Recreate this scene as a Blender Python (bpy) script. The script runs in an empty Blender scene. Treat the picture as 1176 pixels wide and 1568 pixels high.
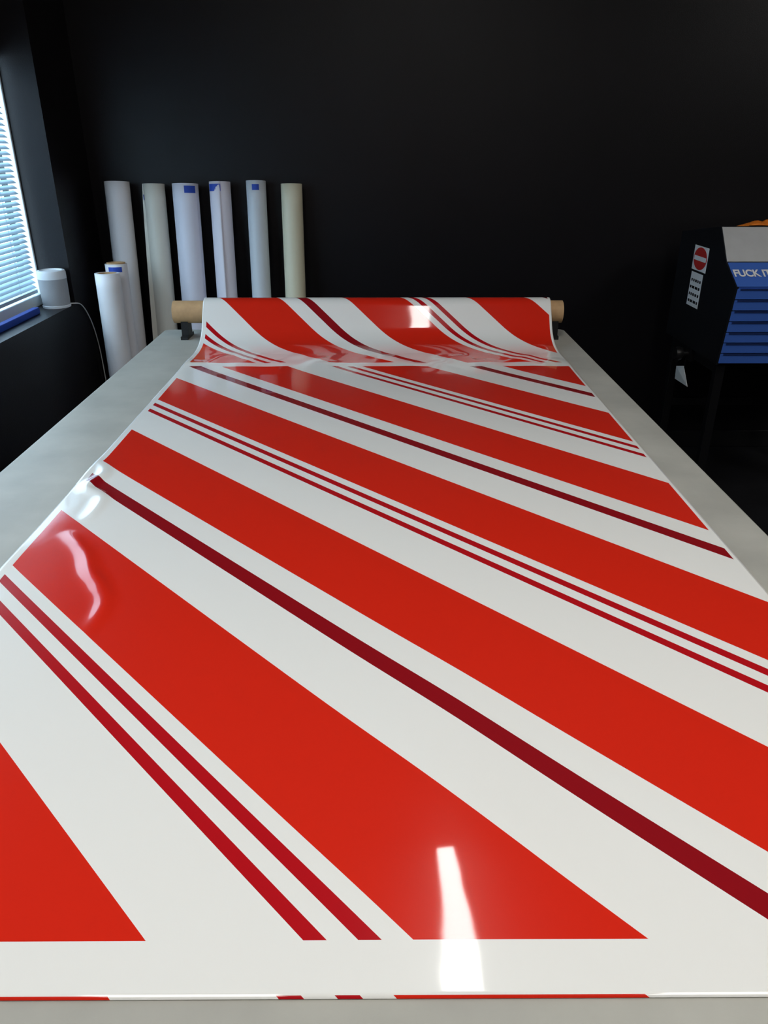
import bpy, bmesh, math, random
from mathutils import Vector, Matrix
random.seed(4)
sc = bpy.context.scene
sc.view_settings.view_transform = 'Standard'
TZ = 0.90          # table top height
BW = 4.20          # back wall
LW = -1.47         # left wall
RW = 3.6
NW = -2.6
CH = 3.0

# ------------------------------------------------------------ materials
def s2l(c):
    return tuple(((v/255)/12.92 if v/255 <= 0.04045 else (((v/255)+0.055)/1.055)**2.4) for v in c)+(1,)

def mat(name, col, rough=0.5, metal=0.0, noise=0.0, nscale=20, bump=0.0, bscale=200, emit=0.0, coat=0.0, spec=0.5):
    m = bpy.data.materials.new(name); m.use_nodes = True
    nt = m.node_tree; b = nt.nodes['Principled BSDF']
    c = s2l(col)
    b.inputs['Base Color'].default_value = c
    b.inputs['Roughness'].default_value = rough
    b.inputs['Metallic'].default_value = metal
    b.inputs['Specular IOR Level'].default_value = spec
    b.inputs['Coat Weight'].default_value = coat
    tc = nt.nodes.new('ShaderNodeTexCoord')
    if noise > 0:
        n = nt.nodes.new('ShaderNodeTexNoise'); n.inputs['Scale'].default_value = nscale; n.inputs['Detail'].default_value = 6
        r = nt.nodes.new('ShaderNodeValToRGB')
        r.color_ramp.elements[0].position = 0.3; r.color_ramp.elements[1].position = 0.7
        r.color_ramp.elements[0].color = tuple(v*(1-noise) for v in c[:3])+(1,)
        r.color_ramp.elements[1].color = tuple(min(1, v*(1+noise)) for v in c[:3])+(1,)
        nt.links.new(tc.outputs['Object'], n.inputs['Vector'])
        nt.links.new(n.outputs['Fac'], r.inputs['Fac'])
        nt.links.new(r.outputs['Color'], b.inputs['Base Color'])
    if bump > 0:
        n2 = nt.nodes.new('ShaderNodeTexNoise'); n2.inputs['Scale'].default_value = bscale; n2.inputs['Detail'].default_value = 3
        bp = nt.nodes.new('ShaderNodeBump'); bp.inputs['Strength'].default_value = bump; bp.inputs['Distance'].default_value = 0.002
        nt.links.new(tc.outputs['Object'], n2.inputs['Vector'])
        nt.links.new(n2.outputs['Fac'], bp.inputs['Height'])
        nt.links.new(bp.outputs['Normal'], b.inputs['Normal'])
    if emit > 0:
        b.inputs['Emission Color'].default_value = c
        b.inputs['Emission Strength'].default_value = emit
    return m

M_wall = mat('black_wall_paint', (15, 13, 17), 0.42, noise=0.12, nscale=3, bump=0.25, bscale=260, spec=0.28)
M_ceil = mat('dark_ceiling_paint', (70, 70, 72), 0.9, noise=0.1, nscale=5)
M_floor = mat('dark_floor', (26, 26, 29), 0.45, noise=0.3, nscale=6, bump=0.1, bscale=60, spec=0.35)
M_trim = mat('black_trim', (24, 24, 26), 0.3)
M_table = mat('grey_table_laminate', (170, 169, 161), 0.48, noise=0.12, nscale=7, bump=0.08, bscale=120, spec=0.35)
M_steel = mat('dark_steel', (32, 32, 35), 0.4, metal=0.6)
M_kraft = mat('kraft_cardboard', (190, 154, 112), 0.75, noise=0.12, nscale=30)
M_black = mat('black_plastic', (20, 20, 22), 0.4)
M_blackpanel = mat('black_enamel', (22, 23, 27), 0.35, noise=0.15, nscale=9, spec=0.4)
M_blue = mat('blue_enamel', (66, 108, 196), 0.4)
M_bluedk = mat('blue_enamel_dark', (26, 44, 92), 0.5)
M_greyp = mat('light_grey_panel', (182, 183, 183), 0.5, noise=0.04)
M_white = mat('white_paint', (236, 236, 235), 0.5)
M_tape = mat('blue_painters_tape', (30, 72, 180), 0.6)
M_frame = mat('white_window_frame', (225, 236, 242), 0.4)
M_slat = mat('blind_slat', (188, 210, 224), 0.5)
M_red = mat('red_sticker', (200, 45, 40), 0.5)
M_orange = mat('orange_fabric', (240, 130, 30), 0.7, noise=0.15, nscale=40)
M_lamp = mat('lamp_diffuser', (255, 253, 249), 0.5, emit=26)
M_panel = mat('fill_panel_glow', (255, 252, 247), 0.5, emit=11.2)  # glow of the added, unseen fill panels

def glass():
    m = bpy.data.materials.new('window_glass'); m.use_nodes = True
    nt = m.node_tree; nt.nodes.clear()
    o = nt.nodes.new('ShaderNodeOutputMaterial'); t = nt.nodes.new('ShaderNodeBsdfTransparent'); g = nt.nodes.new('ShaderNodeBsdfGlossy')
    g.inputs['Roughness'].default_value = 0.02
    mx = nt.nodes.new('ShaderNodeMixShader'); mx.inputs[0].default_value = 0.06
    nt.links.new(t.outputs[0], mx.inputs[1]); nt.links.new(g.outputs[0], mx.inputs[2]); nt.links.new(mx.outputs[0], o.inputs[0])
    return m
M_glass = glass()

# ------------------------------------------------------------ mesh helpers
def link(ob, parent=None):
    bpy.context.collection.objects.link(ob)
    if parent: ob.parent = parent
    return ob

def empty(name, loc=(0, 0, 0)):
    e = bpy.data.objects.new(name, None); e.location = loc; e.empty_display_size = 0.1
    return link(e)

def from_bm(name, bm, mats, parent=None, smooth=False):
    me = bpy.data.meshes.new(name); bm.normal_update(); bm.to_mesh(me); bm.free()
    for m in (mats if isinstance(mats, (list, tuple)) else [mats]): me.materials.append(m)
    if smooth:
        for p in me.polygons: p.use_smooth = True
    return link(bpy.data.objects.new(name, me), parent)

def bm_box(bm, lo, hi, mi=0):
    v = [bm.verts.new((x, y, z)) for z in (lo[2], hi[2]) for y in (lo[1], hi[1]) for x in (lo[0], hi[0])]
    fs = [(0, 2, 3, 1), (4, 5, 7, 6), (0, 1, 5, 4), (2, 6, 7, 3), (0, 4, 6, 2), (1, 3, 7, 5)]
    for f in fs:
        bm.faces.new([v[i] for i in f]).material_index = mi

def box(name, lo, hi, m, parent=None, bevel=0.0):
    bm = bmesh.new(); bm_box(bm, lo, hi)
    ob = from_bm(name, bm, m, parent)
    if bevel > 0:
        md = ob.modifiers.new('bevel', 'BEVEL'); md.width = bevel; md.segments = 3
    return ob

def boxes(name, lst, m, parent=None, bevel=0.0):
    bm = bmesh.new()
    for lo, hi in lst: bm_box(bm, lo, hi)
    ob = from_bm(name, bm, m, parent)
    if bevel > 0:
        md = ob.modifiers.new('bevel', 'BEVEL'); md.width = bevel; md.segments = 2
    return ob

def lathe(name, prof, m, parent=None, seg=48, mis=None):
    """prof: list of (r,z)"""
    bm = bmesh.new(); rings = []
    for r, z in prof:
        if r < 1e-6: rings.append([bm.verts.new((0, 0, z))])
        else: rings.append([bm.verts.new((r*math.cos(2*math.pi*i/seg), r*math.sin(2*math.pi*i/seg), z)) for i in range(seg)])
    for k in range(len(rings)-1):
        a, b = rings[k], rings[k+1]
        for i in range(seg):
            j = (i+1) % seg
            if len(a) == 1: f = bm.faces.new((a[0], b[j], b[i]))
            elif len(b) == 1: f = bm.faces.new((a[i], a[j], b[0]))
            else: f = bm.faces.new((a[i], a[j], b[j], b[i]))
            f.smooth = True
            if mis: f.material_index = mis[k]
    bmesh.ops.recalc_face_normals(bm, faces=bm.faces)
    ob = from_bm(name, bm, m, parent)
    md = ob.modifiers.new('es', 'EDGE_SPLIT'); md.split_angle = math.radians(40)
    return ob

# ------------------------------------------------------------ room shell
box('floor', (LW-0.3, NW-0.1, -0.1), (RW+0.1, BW+0.1, 0), M_floor)
box('ceiling', (LW-0.3, NW-0.1, CH), (RW+0.1, BW+0.1, CH+0.1), M_ceil)
box('wall_back', (LW-0.3, BW, 0), (RW+0.1, BW+0.1, CH), M_wall)
box('wall_right', (RW, NW, 0), (RW+0.1, BW, CH), M_wall)
box('wall_front', (LW-0.3, NW-0.1, 0), (RW+0.1, NW, CH), M_wall)
WY0, WY1, WZ0, WZ1 = 0.7, 3.73, 0.915, 1.99
RZ1 = 2.35       # top of the recess
boxes('wall_left', [((LW-0.24, NW, 0), (LW, BW, WZ0)), ((LW-0.24, NW, RZ1), (LW, BW, CH)),
                    ((LW-0.24, NW, WZ0), (LW, WY0, RZ1)), ((LW-0.24, WY1, WZ0), (LW, BW, RZ1)),
                    ((LW-0.24, WY0, WZ1), (LW-0.140, WY1, RZ1))], M_wall)  # last box: added unseen filler, keeps the window's reflection off the flat sheet
box('baseboard_back', (LW, BW-0.014, 0), (RW, BW, 0.10), M_trim, bevel=0.004)
box('baseboard_left', (LW, NW, 0), (LW+0.014, BW-0.014, 0.10), M_trim, bevel=0.004)

# window
win = empty('window_1', (LW-0.18, (WY0+WY1)/2, WZ0))
def wpart(name, lst, m, bevel=0.0):
    o = boxes(name, lst, m, None, bevel); o.parent = win; o.matrix_parent_inverse = Matrix.Translation(-win.location); return o
fx0, fx1 = LW-0.205, LW-0.150
wpart('frame', [((fx0, WY0, WZ0), (fx1, WY1, WZ0+0.05)), ((fx0, WY0, WZ1-0.05), (fx1, WY1, WZ1)),
                ((fx0, WY1-0.016, WZ0+0.05), (fx1, WY1, WZ1-0.05)), ((fx0, WY0, WZ0+0.05), (fx1, WY0+0.035, WZ1-0.05)),
                ((fx0, 2.2, WZ0+0.05), (fx1-.03, 2.245, WZ1-0.05))], M_frame, 0.004)
wpart('glass', [((LW-0.195, WY0+0.035, WZ0+0.05), (LW-0.191, WY1-0.016, WZ1-0.05))], M_glass)
bm = bmesh.new()
z = WZ0+0.095
BE = WY1-0.070
while z < WZ1-0.06:
    a = math.radians(-36); hw = 0.0130
    dx, dz = hw*math.cos(a), hw*math.sin(a)
    cx = LW-0.150
    for (y0, y1) in ((WY0+0.03, 2.20), (2.24, BE)):
        vs = [bm.verts.new(p) for p in ((cx-dx, y0, z-dz), (cx, y0, z+0.0015), (cx+dx, y0, z+dz), (cx+dx, y1, z+dz), (cx, y1, z+0.0015), (cx-dx, y1, z-dz))]
        bm.faces.new((vs[0], vs[1], vs[4], vs[5])); bm.faces.new((vs[1], vs[2], vs[3], vs[4]))
    z += 0.0225
for (y0, y1) in ((WY0+0.03, 2.20), (2.24, BE)):
    bm_box(bm, (LW-0.165, y0, WZ0+0.065), (LW-0.138, y1, WZ0+0.080))
    bm_box(bm, (LW-0.168, y0, WZ1-0.05), (LW-0.142, y1, WZ1-0.005))
    for yy in (y0+0.15, (y0+y1)/2, y1-0.15):
        bm_box(bm, (LW-0.1515, yy-0.001, WZ0+0.07), (LW-0.1495, yy+0.001, WZ1-0.04))
o = from_bm('blinds', bm, M_slat); o.parent = win; o.matrix_parent_inverse = Matrix.Translation(-win.location)

# ------------------------------------------------------------ work table
tx0, tx1, ty0, ty1 = -0.913, 0.778, 0.22, 3.235
tab = empty('work_table', ((tx0+tx1)/2, (ty0+ty1)/2, 0))
def tpart(name, lst, m, bevel=0.0, seg=3):
    o = boxes(name, lst, m, None, bevel); o.parent = tab; o.matrix_parent_inverse = Matrix.Translation(-tab.location); return o
bm = bmesh.new()
pts = []
R = 0.03
for cx, cy, a0 in ((tx1-R, ty1-R, 0), (tx0+R, ty1-R, 90), (tx0+R, ty0+R, 180), (tx1-R, ty0+R, 270)):
    for k in range(7):
        a = math.radians(a0+15*k); pts.append((cx+R*math.cos(a), cy+R*math.sin(a)))
lo = [bm.verts.new((x, y, TZ-0.045)) for x, y in pts]; hi = [bm.verts.new((x, y, TZ)) for x, y in pts]
bm.faces.new(hi); bm.faces.new(lo[::-1])
for i in range(len(pts)):
    j = (i+1) % len(pts); bm.faces.new((lo[i], lo[j], hi[j], hi[i]))
o = from_bm('top', bm, M_table); o.parent = tab; o.matrix_parent_inverse = Matrix.Translation(-tab.location)
md = o.modifiers.new('b', 'BEVEL'); md.width = 0.006; md.segments = 3; md.limit_method = 'ANGLE'
legs = []
for x in (tx0+0.08, tx1-0.16):
    for y in (ty0+0.08, (ty0+ty1)/2, ty1-0.16):
        legs.append(((x, y, 0), (x+0.08, y+0.08, TZ-0.045)))
tpart('legs', legs, M_steel, 0.004)
tpart('apron', [((tx0+0.16, ty0+0.1, TZ-0.145), (tx1-0.16, ty0+0.13, TZ-0.045)), ((tx0+0.16, ty1-0.13, TZ-0.145), (tx1-0.16, ty1-0.10, TZ-0.045)),
                ((tx0+0.09, ty0+0.16, TZ-0.145), (tx0+0.12, ty1-0.16, TZ-0.045)), ((tx1-0.12, ty0+0.16, TZ-0.145), (tx1-0.09, ty1-0.16, TZ-0.045))], M_steel, 0.003)
tpart('lower_shelf', [((tx0+0.16, ty0+0.12, 0.20), (tx1-0.16, ty1-0.12, 0.225))], M_black, 0.003)

# ------------------------------------------------------------ vinyl sheet (striped print)
def stripe_material():
    m = bpy.data.materials.new('glossy_striped_vinyl'); m.use_nodes = True
    nt = m.node_tree; L = nt.links; b = nt.nodes['Principled BSDF']
    uv = nt.nodes.new('ShaderNodeUVMap'); uv.uv_map = 'metres'
    sp = nt.nodes.new('ShaderNodeSeparateXYZ'); L.new(uv.outputs[0], sp.inputs[0])
    def M(op, a, b_=None, c_=None):
        n = nt.nodes.new('ShaderNodeMath'); n.operation = op
        for i, q in enumerate((a, b_, c_)):
            if q is None: continue
            if isinstance(q, (int, float)): n.inputs[i].default_value = q
            else: L.new(q, n.inputs[i])
        return n.outputs[0]
    X, S = sp.outputs[0], sp.outputs[1]
    c = M('ADD', S, M('MULTIPLY', X, 1.0335))          # panel 1 coordinate
    c2 = M('SUBTRACT', K_FLIP, c)                      # rotated panel 2
    c0 = M('ADD', c, 0.0745)                           # sliver of previous panel
    is2 = M('GREATER_THAN', S, 2.65)
    is0 = M('LESS_THAN', S, 0.46)
    cc = M('ADD', M('MULTIPLY', c2, is2), M('MULTIPLY', c, M('SUBTRACT', 1.0, is2)))
    cc = M('ADD', M('MULTIPLY', c0, is0), M('MULTIPLY', cc, M('SUBTRACT', 1.0, is0)))
    f = M('FRACT', M('DIVIDE', M('ADD', cc, 1.02*6), 1.02))
    ramp = nt.nodes.new('ShaderNodeValToRGB'); ramp.color_ramp.interpolation = 'CONSTANT'
    W = s2l((235, 235, 231)); RD = s2l((214, 40, 23)); TH = s2l((180, 20, 28)); DK = s2l((140, 18, 26))
    stops = [(0, W), (.004, RD), (.244, W), (.4051, TH), (.4283, W), (.4588, TH), (.4827, W), (.5145, RD), (.7553, W), (.905, DK), (.952, W)]
    el = ramp.color_ramp.elements
    el[0].position = 0; el[0].color = W
    el[1].position = stops[1][0]/1.02; el[1].color = RD
    for p, col in stops[2:]:
        e = el.new(p/1.02); e.color = col
    L.new(f, ramp.inputs[0])
    mk = M('MULTIPLY', M('GREATER_THAN', X, -.683), M('LESS_THAN', X, .6645))
    g1 = M('MULTIPLY', M('GREATER_THAN', S, .486), M('LESS_THAN', S, 2.625))
    g2 = M('GREATER_THAN', S, 2.672)
    g0 = M('LESS_THAN', S, .4325)
    mk = M('MULTIPLY', mk, M('ADD', g1, M('ADD', g2, g0)))
    mx = nt.nodes.new('ShaderNodeMix'); mx.data_type = 'RGBA'
    mx.inputs[6].default_value = W
    L.new(mk, mx.inputs[0]); L.new(ramp.outputs[0], mx.inputs[7])
    L.new(mx.outputs[2], b.inputs['Base Color'])
    b.inputs['Roughness'].default_value = 0.25
    b.inputs['Specular IOR Level'].default_value = 0.10
    b.inputs['Coat Weight'].default_value = 0.85
    b.inputs['Coat Roughness'].default_value = 0.045
    n = nt.nodes.new('ShaderNodeTexNoise'); n.inputs['Scale'].default_value = 7; n.inputs['Detail'].default_value = 1.5
    tc = nt.nodes.new('ShaderNodeTexCoord'); L.new(tc.outputs['Object'], n.inputs['Vector'])
    bp = nt.nodes.new('ShaderNodeBump'); bp.inputs['Strength'].default_value = 0.2; bp.inputs['Distance'].default_value = 0.004
    L.new(n.outputs['Fac'], bp.inputs['Height']); L.new(bp.outputs['Normal'], b.inputs['Normal']); L.new(bp.outputs['Normal'], b.inputs['Coat Normal'])
    return m

RC = (3.09, 0.100); RR = 0.055
tang = math.radians(52.5)
ang_end = math.pi/2+tang
P3 = (RC[0]+RR*math.cos(ang_end), RC[1]+RR*math.sin(ang_end))
ZS = 0.062
def rise(Lc, n=60):
    pts = [(0.0, 0.0)]
    for i in range(n):
        u = (i+0.5)/n; th = tang*u**2.6; ds = Lc/n
        pts.append((pts[-1][0]+math.cos(th)*ds, pts[-1][1]+math.sin(th)*ds))
    return pts
lo_, hi_ = 0.05, 0.8
for _ in range(40):
    mid = (lo_+hi_)/2
    if rise(mid)[-1][1] > ZS: hi_ = mid
    else: lo_ = mid
rp_ = rise(mid)
xs = P3[0]-(P3[1]-ZS)/math.tan(tang)
DS = xs-rp_[-1][0]
prof = []
S0 = 0.4293
d = S0
while d < DS-0.004:
    prof.append((d, 0.0)); d += 0.0065
prof += [(DS+x, z) for x, z in rp_]
for i in range(1, 15):
    t = i/14; prof.append((xs+(P3[0]-xs)*t, ZS+(P3[1]-ZS)*t))
idx_tangent = len(prof)-1
for i in range(1, 36):
    aa = ang_end-i*math.radians(6)
    prof.append((RC[0]+(RR)*math.cos(aa), RC[1]+(RR)*math.sin(aa)))
svals = [S0]
for i in range(1, len(prof)):
    svals.append(svals[-1]+math.hypot(prof[i][0]-prof[i-1][0], prof[i][1]-prof[i-1][1]))
s_top = svals[idx_tangent]+RR*(ang_end-math.radians(100))
K_FLIP = 0.928+s_top-0.304-0.012
M_vinyl = stripe_material()
SX0, SX1 = -0.700, 0.674
NX = 330
def g(x, c, w): return math.exp(-((x-c)/w)**2)
def sm(t): t = max(0, min(1, t)); return t*t*(3-2*t)
def segdist(px, py, pl):
    best = 9; bt = 0
    for k in range(len(pl)-1):
        ax, ay = pl[k]; bx, by = pl[k+1]
        vx, vy = bx-ax, by-ay; t = max(0, min(1, ((px-ax)*vx+(py-ay)*vy)/(vx*vx+vy*vy)))
        dd_ = math.hypot(px-ax-vx*t, py-ay-vy*t)
        if dd_ < best: best = dd_; bt = (k+t)/(len(pl)-1)
    return best, bt
def smooth_pl(pl, n=8):
    out = []
    for k in range(len(pl)-1):
        p0 = pl[max(0, k-1)]; p1 = pl[k]; p2 = pl[k+1]; p3 = pl[min(len(pl)-1, k+2)]
        for i in range(n):
            t = i/n
            out.append(tuple(0.5*((2*p1[c])+(-p0[c]+p2[c])*t+(2*p0[c]-5*p1[c]+4*p2[c]-p3[c])*t*t+(-p0[c]+3*p1[c]-3*p2[c]+p3[c])*t**3) for c in (0, 1)))
    out.append(pl[-1]); return out
CREASES = [(smooth_pl([(-.622, 1.345), (-.565, 1.27), (-.530, 1.20), (-.497, 1.15), (-.470, 1.095), (-.468, 1.02)]), .0068, .0150),
           (smooth_pl([(-.690, 1.74), (-.655, 1.66), (-.668, 1.58), (-.615, 1.52), (-.61, 1.42)]), .0066, .0155),
           (smooth_pl([(-.690, 1.05), (-.655, 0.99), (-.640, 0.93), (-.62, .86), (-.575, .80)]), .0075, .017)]
def wave(x, dd):
    e = 0.0
    ed = math.exp(-(x-SX0)/0.05)
    e += ed*(0.004*g(dd, 1.68, .08)+0.002*g(dd, 1.25, .10)+0.003*g(dd, 0.95, .10))
    for pl, A, w in CREASES:
        if x < -0.38 and abs(dd-pl[len(pl)//2][1]) < 0.32:
            ds, t = segdist(x, dd, pl)
            if ds < 4*w: e += A*math.exp(-(ds/w)**2)*math.sin(math.pi*min(1, max(0.0, t*.9+.05)))
    rp = g(dd, 2.67, .07)
    e += rp*(0.0012*(1+math.sin(x*17+0.9*math.sin(x*7)))+0.0010*(1+math.sin(x*43+1+dd*20)))
    rp2 = g(dd, 2.76, .06)
    e += rp2*(0.0022*math.sin(x*23+dd*12)+0.0012*math.sin(x*51-dd*30))
    e += 0.0042*g(x, .075, .11)*sm((dd-.45)/.16)*(1-sm((dd-.70)/.4))
    return e
bm = bmesh.new(); uvl = bm.loops.layers.uv.new('metres'); grid = []
for i, (dd, zz) in enumerate(prof):
    row = []
    for k in range(NX+1):
        x = SX0+(SX1-SX0)*k/NX
        off = max(wave(x, dd), -zz) if dd < 2.97 and i <= idx_tangent-8 else 0
        row.append(bm.verts.new((x, dd, TZ+0.0012+zz+off)))
    grid.append(row)
for i in range(len(prof)-1):
    for k in range(NX):
        f = bm.faces.new((grid[i][k], grid[i][k+1], grid[i+1][k+1], grid[i+1][k])); f.smooth = True
        ks = (k, k+1, k+1, k); is_ = (i, i, i+1, i+1)
        for lp, kk, ii in zip(f.loops, ks, is_):
            lp[uvl].uv = (SX0+(SX1-SX0)*kk/NX, svals[ii])
pr = empty('striped_vinyl_print', (0, 1.6, TZ))
def ppart(o):
    o.parent = pr; o.matrix_parent_inverse = Matrix.Translation(-pr.location); return o
sheet = ppart(from_bm('sheet', bm, M_vinyl))
md = sheet.modifiers.new('sol', 'SOLIDIFY'); md.thickness = 0.0005; md.offset = 1
def tube_x(name, x0, x1, ro, ri, cy, cz, m, seg=48):
    bm = bmesh.new(); rings = []
    for x, r in ((x0, ri), (x0, ro), (x1, ro), (x1, ri)):
        rings.append([bm.verts.new((x, cy+r*math.cos(2*math.pi*i/seg), cz+r*math.sin(2*math.pi*i/seg))) for i in range(seg)])
    for k in range(4):
        a_, b_ = rings[k], rings[(k+1) % 4]
        for i in range(seg):
            j = (i+1) % seg
            bm.faces.new((a_[i], a_[j], b_[j], b_[i])).smooth = True
    bmesh.ops.recalc_face_normals(bm, faces=bm.faces)
    o = from_bm(name, bm, m); md = o.modifiers.new('es', 'EDGE_SPLIT'); md.split_angle = math.radians(40)
    return o
ppart(tube_x('wound_vinyl', SX0+0.002, SX1-0.002, RR-0.001, 0.044, RC[0], TZ+RC[1]+0.001, M_white))
ppart(tube_x('cardboard_core', -0.827, 0.728, 0.0435, 0.037, RC[0], TZ+RC[1]+0.001, M_kraft))
for nm, x in (('roll_bracket', -0.785), ('roll_bracket', 0.700)):
    bm = bmesh.new()
    pts = [(-0.055, 0), (0.055, 0), (0.055, 0.012), (0.030, 0.014)]
    arc = [(0.0445*math.sin(math.radians(t)), 0.101-0.0445*math.cos(math.radians(t))) for t in (42, 28, 14, 0, -14, -28, -42)]
    pts += arc+[(-0.030, 0.014), (-0.055, 0.012)]
    l_ = [bm.verts.new((x-0.014, RC[0]+y, TZ+zz)) for y, zz in pts]; h_ = [bm.verts.new((x+0.014, RC[0]+y, TZ+zz)) for y, zz in pts]
    bm.faces.new(l_[::-1]); bm.faces.new(h_)
    for i in range(len(pts)):
        j = (i+1) % len(pts); bm.faces.new((l_[i], l_[j], h_[j], h_[i]))
    bmesh.ops.recalc_face_normals(bm, faces=bm.faces)
    from_bm(nm, bm, M_black)

# ------------------------------------------------------------ standing vinyl rolls
def vinyl_roll(x, ybase, ytop, h, r, col, tapes=(), flap=None, core_up=0.0, rot=0.0, coremat=None):
    mv = mat('roll_paper', col, 0.45, noise=0.03, nscale=4)
    mats = [mv, M_kraft if coremat is None else coremat, M_tape, M_black]
    bm = bmesh.new(); seg = 72
    def outer(zf):
        pts = []
        for i in range(seg):
            t = i/seg
            rr = r*(0.955+0.045*t)
            if flap and t > 0.80:
                rr += flap*(1-zf)**0.7*((t-0.80)/0.20)**1.6
            a = 2*math.pi*t+rot
            pts.append((rr*math.cos(a), rr*math.sin(a)))
        return pts
    NZ = 16
    rings = []
    for k in range(NZ+1):
        zf = k/NZ
        rings.append([bm.verts.new((px, py, h*zf)) for px, py in outer(zf)])
    for k in range(NZ):
        for i in range(seg):
            j = (i+1) % seg
            f = bm.faces.new((rings[k][i], rings[k][j], rings[k+1][j], rings[k+1][i])); f.smooth = (i != seg-1)
    rc = 0.038 if r > 0.045 else 0.03
    def ring(rad, zz): return [bm.verts.new((rad*math.cos(2*math.pi*i/seg+rot), rad*math.sin(2*math.pi*i/seg+rot), zz)) for i in range(seg)]
    def bridge(a_, b_, mi, smo=False):
        for i in range(seg):
            j = (i+1) % seg
            f = bm.faces.new((a_[i], a_[j], b_[j], b_[i])); f.material_index = mi; f.smooth = smo
    r1 = ring(rc+0.006, h); bridge(rings[-1], r1, 0)
    if core_up > 0:
        r2 = ring(rc+0.006, h+core_up); bridge(r1, r2, 1, True)
    else: r2 = r1
    r3 = ring(rc, h+core_up); bridge(r2, r3, 1)
    r4 = ring(rc, h-0.25); bridge(r3, r4, 1, True)
    f = bm.faces.new(r4); f.material_index = 3
    bm.faces.new(rings[0][::-1])
    for ac, aw, z0, z1 in tapes:
        n = 8; va = []; vb = []
        for i in range(n+1):
            a = math.radians(ac-aw/2+aw*i/n)
            rr = r*1.012
            va.append(bm.verts.new((rr*math.cos(a), rr*math.sin(a), h-z0))); vb.append(bm.verts.new((rr*math.cos(a), rr*math.sin(a), h-z1)))
        for i in range(n):
            bm.faces.new((va[i], va[i+1], vb[i+1], vb[i])).material_index = 2
    bm.normal_update()
    ob = from_bm('vinyl_roll', bm, mats)
    th = math.asin((ytop-ybase)/h)
    ob.rotation_euler = (-th, 0, 0)
    ob.location = (x, ybase, r*math.sin(th)+0.001)
    return ob
vinyl_roll(-1.312, 3.965, 4.115, 1.440, 0.0615, (238, 238, 242), rot=math.radians(60), core_up=0)
vinyl_roll(-1.131, 3.97, 4.12, 1.430, 0.0545, (220, 219, 208), tapes=[(200, 35, .05, .075)], flap=0.040, rot=math.radians(205))
vinyl_roll(-0.972, 3.96, 4.115, 1.430, 0.0660, (228, 231, 246), tapes=[(-58, 50, .012, .045)], rot=math.radians(-20))
vinyl_roll(-0.800, 3.97, 4.12, 1.440, 0.0535, (236, 234, 246), tapes=[(-115, 75, .012, .045)], flap=0.032, rot=math.radians(-78))
vinyl_roll(-0.622, 3.97, 4.13, 1.445, 0.0500, (212, 220, 228), tapes=[(-85, 40, .018, .045)], rot=math.radians(100))
vinyl_roll(-0.444, 3.97, 4.12, 1.430, 0.0545, (230, 225, 198), rot=math.radians(140))
vinyl_roll(-1.285, 3.66, 3.70, 1.060, 0.0580, (238, 238, 241), rot=math.radians(40), core_up=0.0)
vinyl_roll(-1.280, 3.79, 3.83, 1.085, 0.0530, (230, 230, 234), tapes=[(-80, 70, .012, .035)], rot=math.radians(10), core_up=0.006)

# ------------------------------------------------------------ speaker on the sill
sp = empty('smart_speaker', (-1.530, 3.660, WZ0))
M_spw = mat('speaker_white', (220, 223, 226), 0.4)
M_spg = mat('speaker_grey_fabric', (160, 162, 165), 0.85, bump=0.6, bscale=600)
lathe('body', [(0, 0.0), (0.054, 0.0), (0.060, 0.006), (0.062, 0.03), (0.0635, 0.130)], M_spg, sp)
lathe('cap', [(0.0635, 0.130), (0.0635, 0.158), (0.060, 0.166), (0.050, 0.168), (0.046, 0.162), (0, 0.161)], M_spw, sp)
lathe('base_ring', [(0.055, 0.0005), (0.0625, 0.0005), (0.0635, 0.010), (0.061, 0.012)], M_spw, sp)
cu = bpy.data.curves.new('power_cable', 'CURVE'); cu.dimensions = '3D'; cu.bevel_depth = 0.0028; cu.bevel_resolution = 3
s = cu.splines.new('NURBS')
cp = [(-1.480, 3.69, WZ0+.010), (-1.465, 3.71, WZ0+.006), (-1.455, 3.745, WZ0+.004), (-1.457, 3.80, 0.885), (-1.462, 3.87, 0.82), (-1.463, 3.92, 0.72), (-1.463, 3.945, 0.6), (-1.463, 3.95, 0.3), (-1.45, 3.95, 0.105)]
s.points.add(len(cp)-1)
for p, c in zip(s.points, cp): p.co = (*c, 1)
s.use_endpoint_u = True; s.order_u = 4
cu.materials.append(M_white)
cab = link(bpy.data.objects.new('power_cable', cu)); cab.parent = sp; cab.matrix_parent_inverse = Matrix.Translation(-sp.location)
box('blue_level', (-1.575, 3.02, WZ0), (-1.545, 3.50, WZ0+0.028), M_tape, bevel=0.003)

# ------------------------------------------------------------ slant-front tool cabinet
cx0, cx1 = 1.50, 2.35
CZ = 1.604
cabn = empty('tool_cabinet', ((cx0+cx1)/2, 3.6, 0))
def cpart(o):
    o.parent = cabn; o.matrix_parent_inverse = Matrix.Translation(-cabn.location); return o
P = [(3.985, CZ-.385), (3.54, CZ-.323), (3.42, CZ-.46), (3.28, CZ-.54), (3.33, CZ-.885), (3.985, CZ-.885)]
def prism(name, P, x0, x1, m):
    bm = bmesh.new()
    a_ = [bm.verts.new((x0, y, z)) for y, z in P]; b_ = [bm.verts.new((x1, y, z)) for y, z in P]
    bm.faces.new(a_); bm.faces.new(b_[::-1])
    for i in range(len(P)):
        j = (i+1) % len(P); bm.faces.new((a_[j], a_[i], b_[i], b_[j]))
    bmesh.ops.recalc_face_normals(bm, faces=bm.faces)
    return from_bm(name, bm, m)
cpart(prism('side_panel_left', P, cx0, cx0+0.012, M_blackpanel))
cpart(prism('side_panel_right', P, cx1-0.012, cx1, M_blackpanel))
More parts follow.
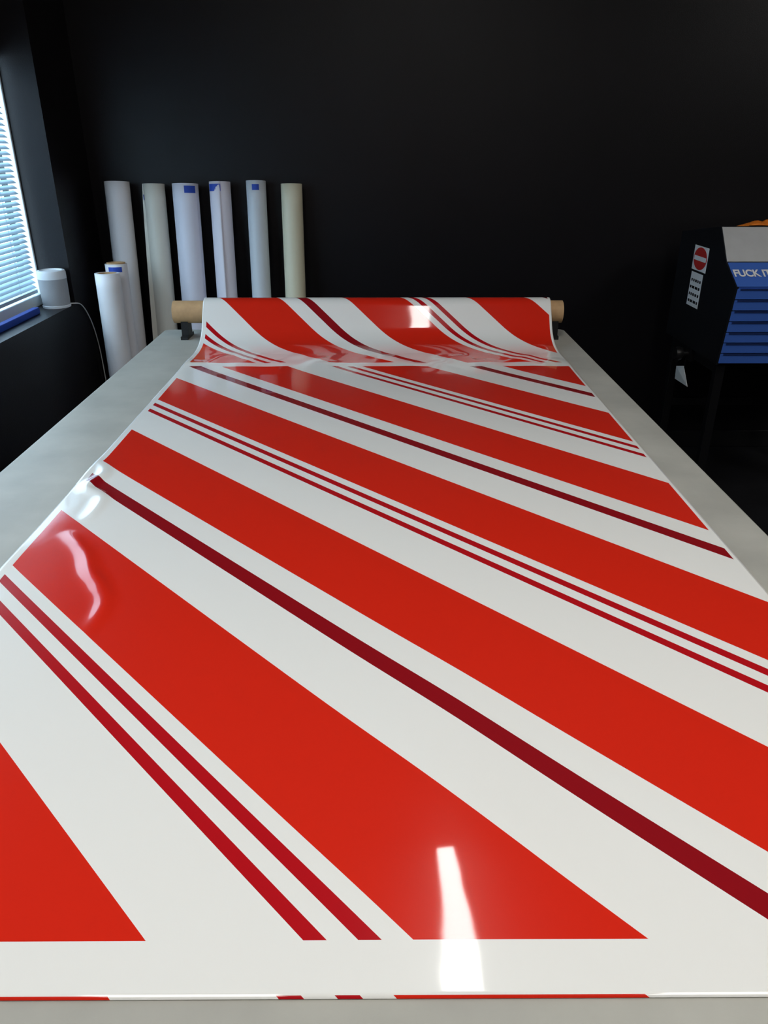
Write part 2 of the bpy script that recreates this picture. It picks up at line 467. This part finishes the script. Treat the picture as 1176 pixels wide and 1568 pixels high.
def inset(P, e):
    cy = sum(p[0] for p in P)/len(P); cz = sum(p[1] for p in P)/len(P)
    return [(cy+(p[0]-cy)*(1-e), cz+(p[1]-cz)*(1-e)) for p in P]
cpart(prism('carcass', inset(P, 0.03), cx0+0.012, cx1-0.012, M_blackpanel))
def plate(name, a_, b_, t0, t1, x0, x1, m, th=0.012, out=0.001):
    ay, az = a_; by, bz = b_
    dy, dz = by-ay, bz-az; L_ = math.hypot(dy, dz)
    ny, nz = -dz/L_, dy/L_
    if ny > 0: ny, nz = -ny, -nz
    q = []
    for t, o_ in ((t0, out), (t1, out), (t1, out-th), (t0, out-th)):
        q.append((ay+dy*t+ny*o_, az+dz*t+nz*o_))
    return cpart(prism(name, q, x0, x1, m))
plate('upper_panel', P[1], P[2], 0.02, 0.97, cx0+0.004, cx1-0.004, M_greyp, out=0.002)
plate('label_strip', P[2], P[3], 0.0, 0.98, cx0+0.006, cx1-0.006, M_blue, out=0.0015)
cpart(prism('lid', [(P[0][0], P[0][1]+.002), (P[1][0], P[1][1]+.002), (P[1][0], P[1][1]-.012), (P[0][0], P[0][1]-.012)], cx0+0.013, cx1-0.013, M_blackpanel))
NS = 7
for i in range(NS):
    t0 = 0.02+i/NS*0.97; t1 = t0+0.97/NS*0.90
    plate('drawer_%d' % (i+1), P[3], P[4], t0, t1, cx0+0.008, cx1-0.008, M_blue, th=0.02, out=0.002)
    plate('drawer_lip_%d' % (i+1), P[3], P[4], t0, t0+0.016, cx0+0.02, cx1-0.02, M_bluedk, th=0.01, out=0.005)
plate('drawer_backing', P[3], P[4], 0.0, 1.0, cx0+0.013, cx1-0.013, M_bluedk, th=0.01, out=-0.012)
tx = bpy.data.curves.new('lettering', 'FONT'); tx.body = 'FUCK IT'; tx.size = 0.052; tx.extrude = 0.0006; tx.space_character = 0.98
tx.offset = 0.0014
tx.materials.append(M_white)
to = link(bpy.data.objects.new('lettering', tx))
dy, dz = P[2][0]-P[3][0], P[2][1]-P[3][1]
ang = math.atan2(dz, dy)
to.rotation_euler = (ang, 0, 0)
to.scale = (0.86, 1.2, 1)
fr = 0.42
to.location = (cx0+0.010, P[3][0]+dy*fr-0.001-0.003*math.sin(ang), P[3][1]+dz*fr+0.003*math.cos(ang))
cpart(to)
def disc_x(name, x, y, z, ry, rz, m, n=32, th=0.0006):
    bm = bmesh.new()
    a_ = [bm.verts.new((x, y+ry*math.cos(2*math.pi*i/n), z+rz*math.sin(2*math.pi*i/n))) for i in range(n)]
    b_ = [bm.verts.new((x-th, v.co.y, v.co.z)) for v in a_]
    bm.faces.new(b_)
    for i in range(n):
        j = (i+1) % n; bm.faces.new((a_[i], a_[j], b_[j], b_[i]))
    bmesh.ops.recalc_face_normals(bm, faces=bm.faces)
    return cpart(from_bm(name, bm, m))
cpart(box('sticker_badge', (cx0-0.0008, 3.62, CZ-.535), (cx0, 3.79, CZ-.425), M_white, bevel=0.0003))
disc_x('sticker_badge_disc', cx0-0.0008, 3.705, CZ-.48, 0.078, 0.050, M_red)
cpart(box('sticker_badge_bar', (cx0-0.0022, 3.635, CZ-.49), (cx0-0.0014, 3.775, CZ-.47), M_white))
cpart(box('sticker_note', (cx0-0.0008, 3.64, CZ-.70), (cx0, 3.78, CZ-.545), M_white))
tl = []
for i in range(4):
    zz = CZ-.575-i*.032
    yy = 3.652
    while yy < 3.76:
        w = random.uniform(.012, .03); tl.append(((cx0-0.0016, yy, zz-.012), (cx0-0.0008, min(yy+w, 3.77), zz))); yy += w+0.009
cpart(boxes('sticker_note_text', tl, M_black))
st = []
zb = CZ-.885
for x in (cx0+0.02, cx1-0.06):
    for y in (3.36, 3.90):
        st.append(((x, y, 0.09), (x+0.04, y+0.04, zb)))
    st.append(((x, 3.30, 0.09), (x+0.04, 3.98, 0.13)))
    st.append(((x, 3.40, zb-0.05), (x+0.04, 3.90, zb)))
st.append(((cx0+0.06, 3.90, 0.35), (cx1-0.06, 3.94, 0.39)))
cpart(boxes('stand', st, M_steel, None, 0.003))
for x in (cx0+0.04, cx1-0.04):
    for y in (3.33, 3.95):
        w = tube_x('caster', x-0.014, x+0.014, 0.04, 0.008, y, 0.04, M_black, 28); cpart(w)
        cpart(box('caster_fork', (x-0.02, y-0.012, 0.045), (x+0.02, y+0.012, 0.092), M_steel))
kn = lathe('knob', [(0, 0), (0.012, 0), (0.012, 0.03), (0.03, 0.032), (0.034, 0.05), (0.028, 0.062), (0, 0.064)], M_black)
kn.location = (cx0-0.0, 3.66, zb-0.03); kn.rotation_euler = (0, -math.pi/2, 0); cpart(kn)
cpart(box('knob_mount', (cx0, 3.62, zb-0.06), (cx0+0.02, 3.70, zb), M_steel))
bm = bmesh.new()
vs = [bm.verts.new(p) for p in ((cx0-.004, 3.58, zb-.175), (cx0+.0, 3.76, zb-.185), (cx0-.01, 3.745, zb-.115), (cx0-.004, 3.67, zb-.095))]
bm.faces.new(vs)
t_ = from_bm('hanging_tag', bm, M_white); cpart(t_)
md = t_.modifiers.new('s', 'SOLIDIFY'); md.thickness = 0.002
cpart(box('tag_string', (cx0-0.005, 3.66, zb-.11), (cx0-0.003, 3.663, zb-0.0), M_black))
bm = bmesh.new(); bmesh.ops.create_grid(bm, x_segments=26, y_segments=20, size=0.5)
for v in bm.verts:
    x, y = v.co.x, v.co.y
    rr = max(abs(x), abs(y))*2
    hgt = 0.030*(1-rr**3)*(0.7+0.3*math.sin(x*17+2)*math.cos(y*13))+0.004
    v.co = Vector((x*0.30*(1+0.1*math.sin(y*9)), y*0.20*(1+0.12*math.sin(x*11)), max(0.001, hgt)))
for f in bm.faces: f.smooth = True
oc = from_bm('orange_cloth', bm, M_orange)
ylc = 3.67; zlc = P[1][1]+(P[0][1]-P[1][1])*(ylc-P[1][0])/(P[0][0]-P[1][0])
oc.rotation_euler = (math.atan2(P[0][1]-P[1][1], P[0][0]-P[1][0]), 0, 0.0)
oc.location = (1.80, ylc, zlc+0.004)
md = oc.modifiers.new('s', 'SOLIDIFY'); md.thickness = 0.003

# ------------------------------------------------------------ lights
def fixture(name, x0, x1, y0, y1, z, me, yaw=0.0):
    e = empty(name, ((x0+x1)/2, (y0+y1)/2, z))
    a = boxes('housing', [((x0-.015, y0-.015, z-.0), (x1+.015, y1+.015, z+.05))], M_white, None, 0.004)
    b = boxes('diffuser', [((x0, y0, z-.012), (x1, y1, z-.0005))], me)
    for o in (a, b):
        o.parent = e; o.matrix_parent_inverse = Matrix.Translation(-e.location)
    e.rotation_euler = (0, 0, yaw)
fixture('ceiling_strip_light', 0.222, 0.338, 1.62, 2.20, 2.948, M_lamp, yaw=0.09)
fixture('added_fill_panel', -0.95, -0.35, -0.6, 0.6, 2.95, M_panel)  # added fill light, unseen above and behind the camera
fixture('added_fill_panel', 0.9, 1.5, -0.6, 0.6, 2.95, M_panel)  # second added fill light, also out of view
fixture('added_fill_panel', 2.85, 3.45, 1.2, 2.4, 2.95, M_panel)  # added fill light to the right, placed clear of the sheet's reflections

# world (bright overcast outside the window)
w = bpy.data.worlds.new('World'); sc.world = w; w.use_nodes = True
bg = w.node_tree.nodes['Background']; bg.inputs[0].default_value = (0.60, 0.82, 1.0, 1); bg.inputs[1].default_value = 5.0

# ------------------------------------------------------------ camera
f_px = 1160.0
pitch = math.atan(562/f_px)
cam = bpy.data.cameras.new('camera'); cam.sensor_fit = 'VERTICAL'; cam.sensor_height = 36; cam.lens = 36*f_px/1568
cam.clip_start = 0.02
co = link(bpy.data.objects.new('camera', cam))
co.location = (0, 0, 1.604)
co.rotation_euler = (math.pi/2-pitch, 0, -6*0.9/1160)
sc.camera = co
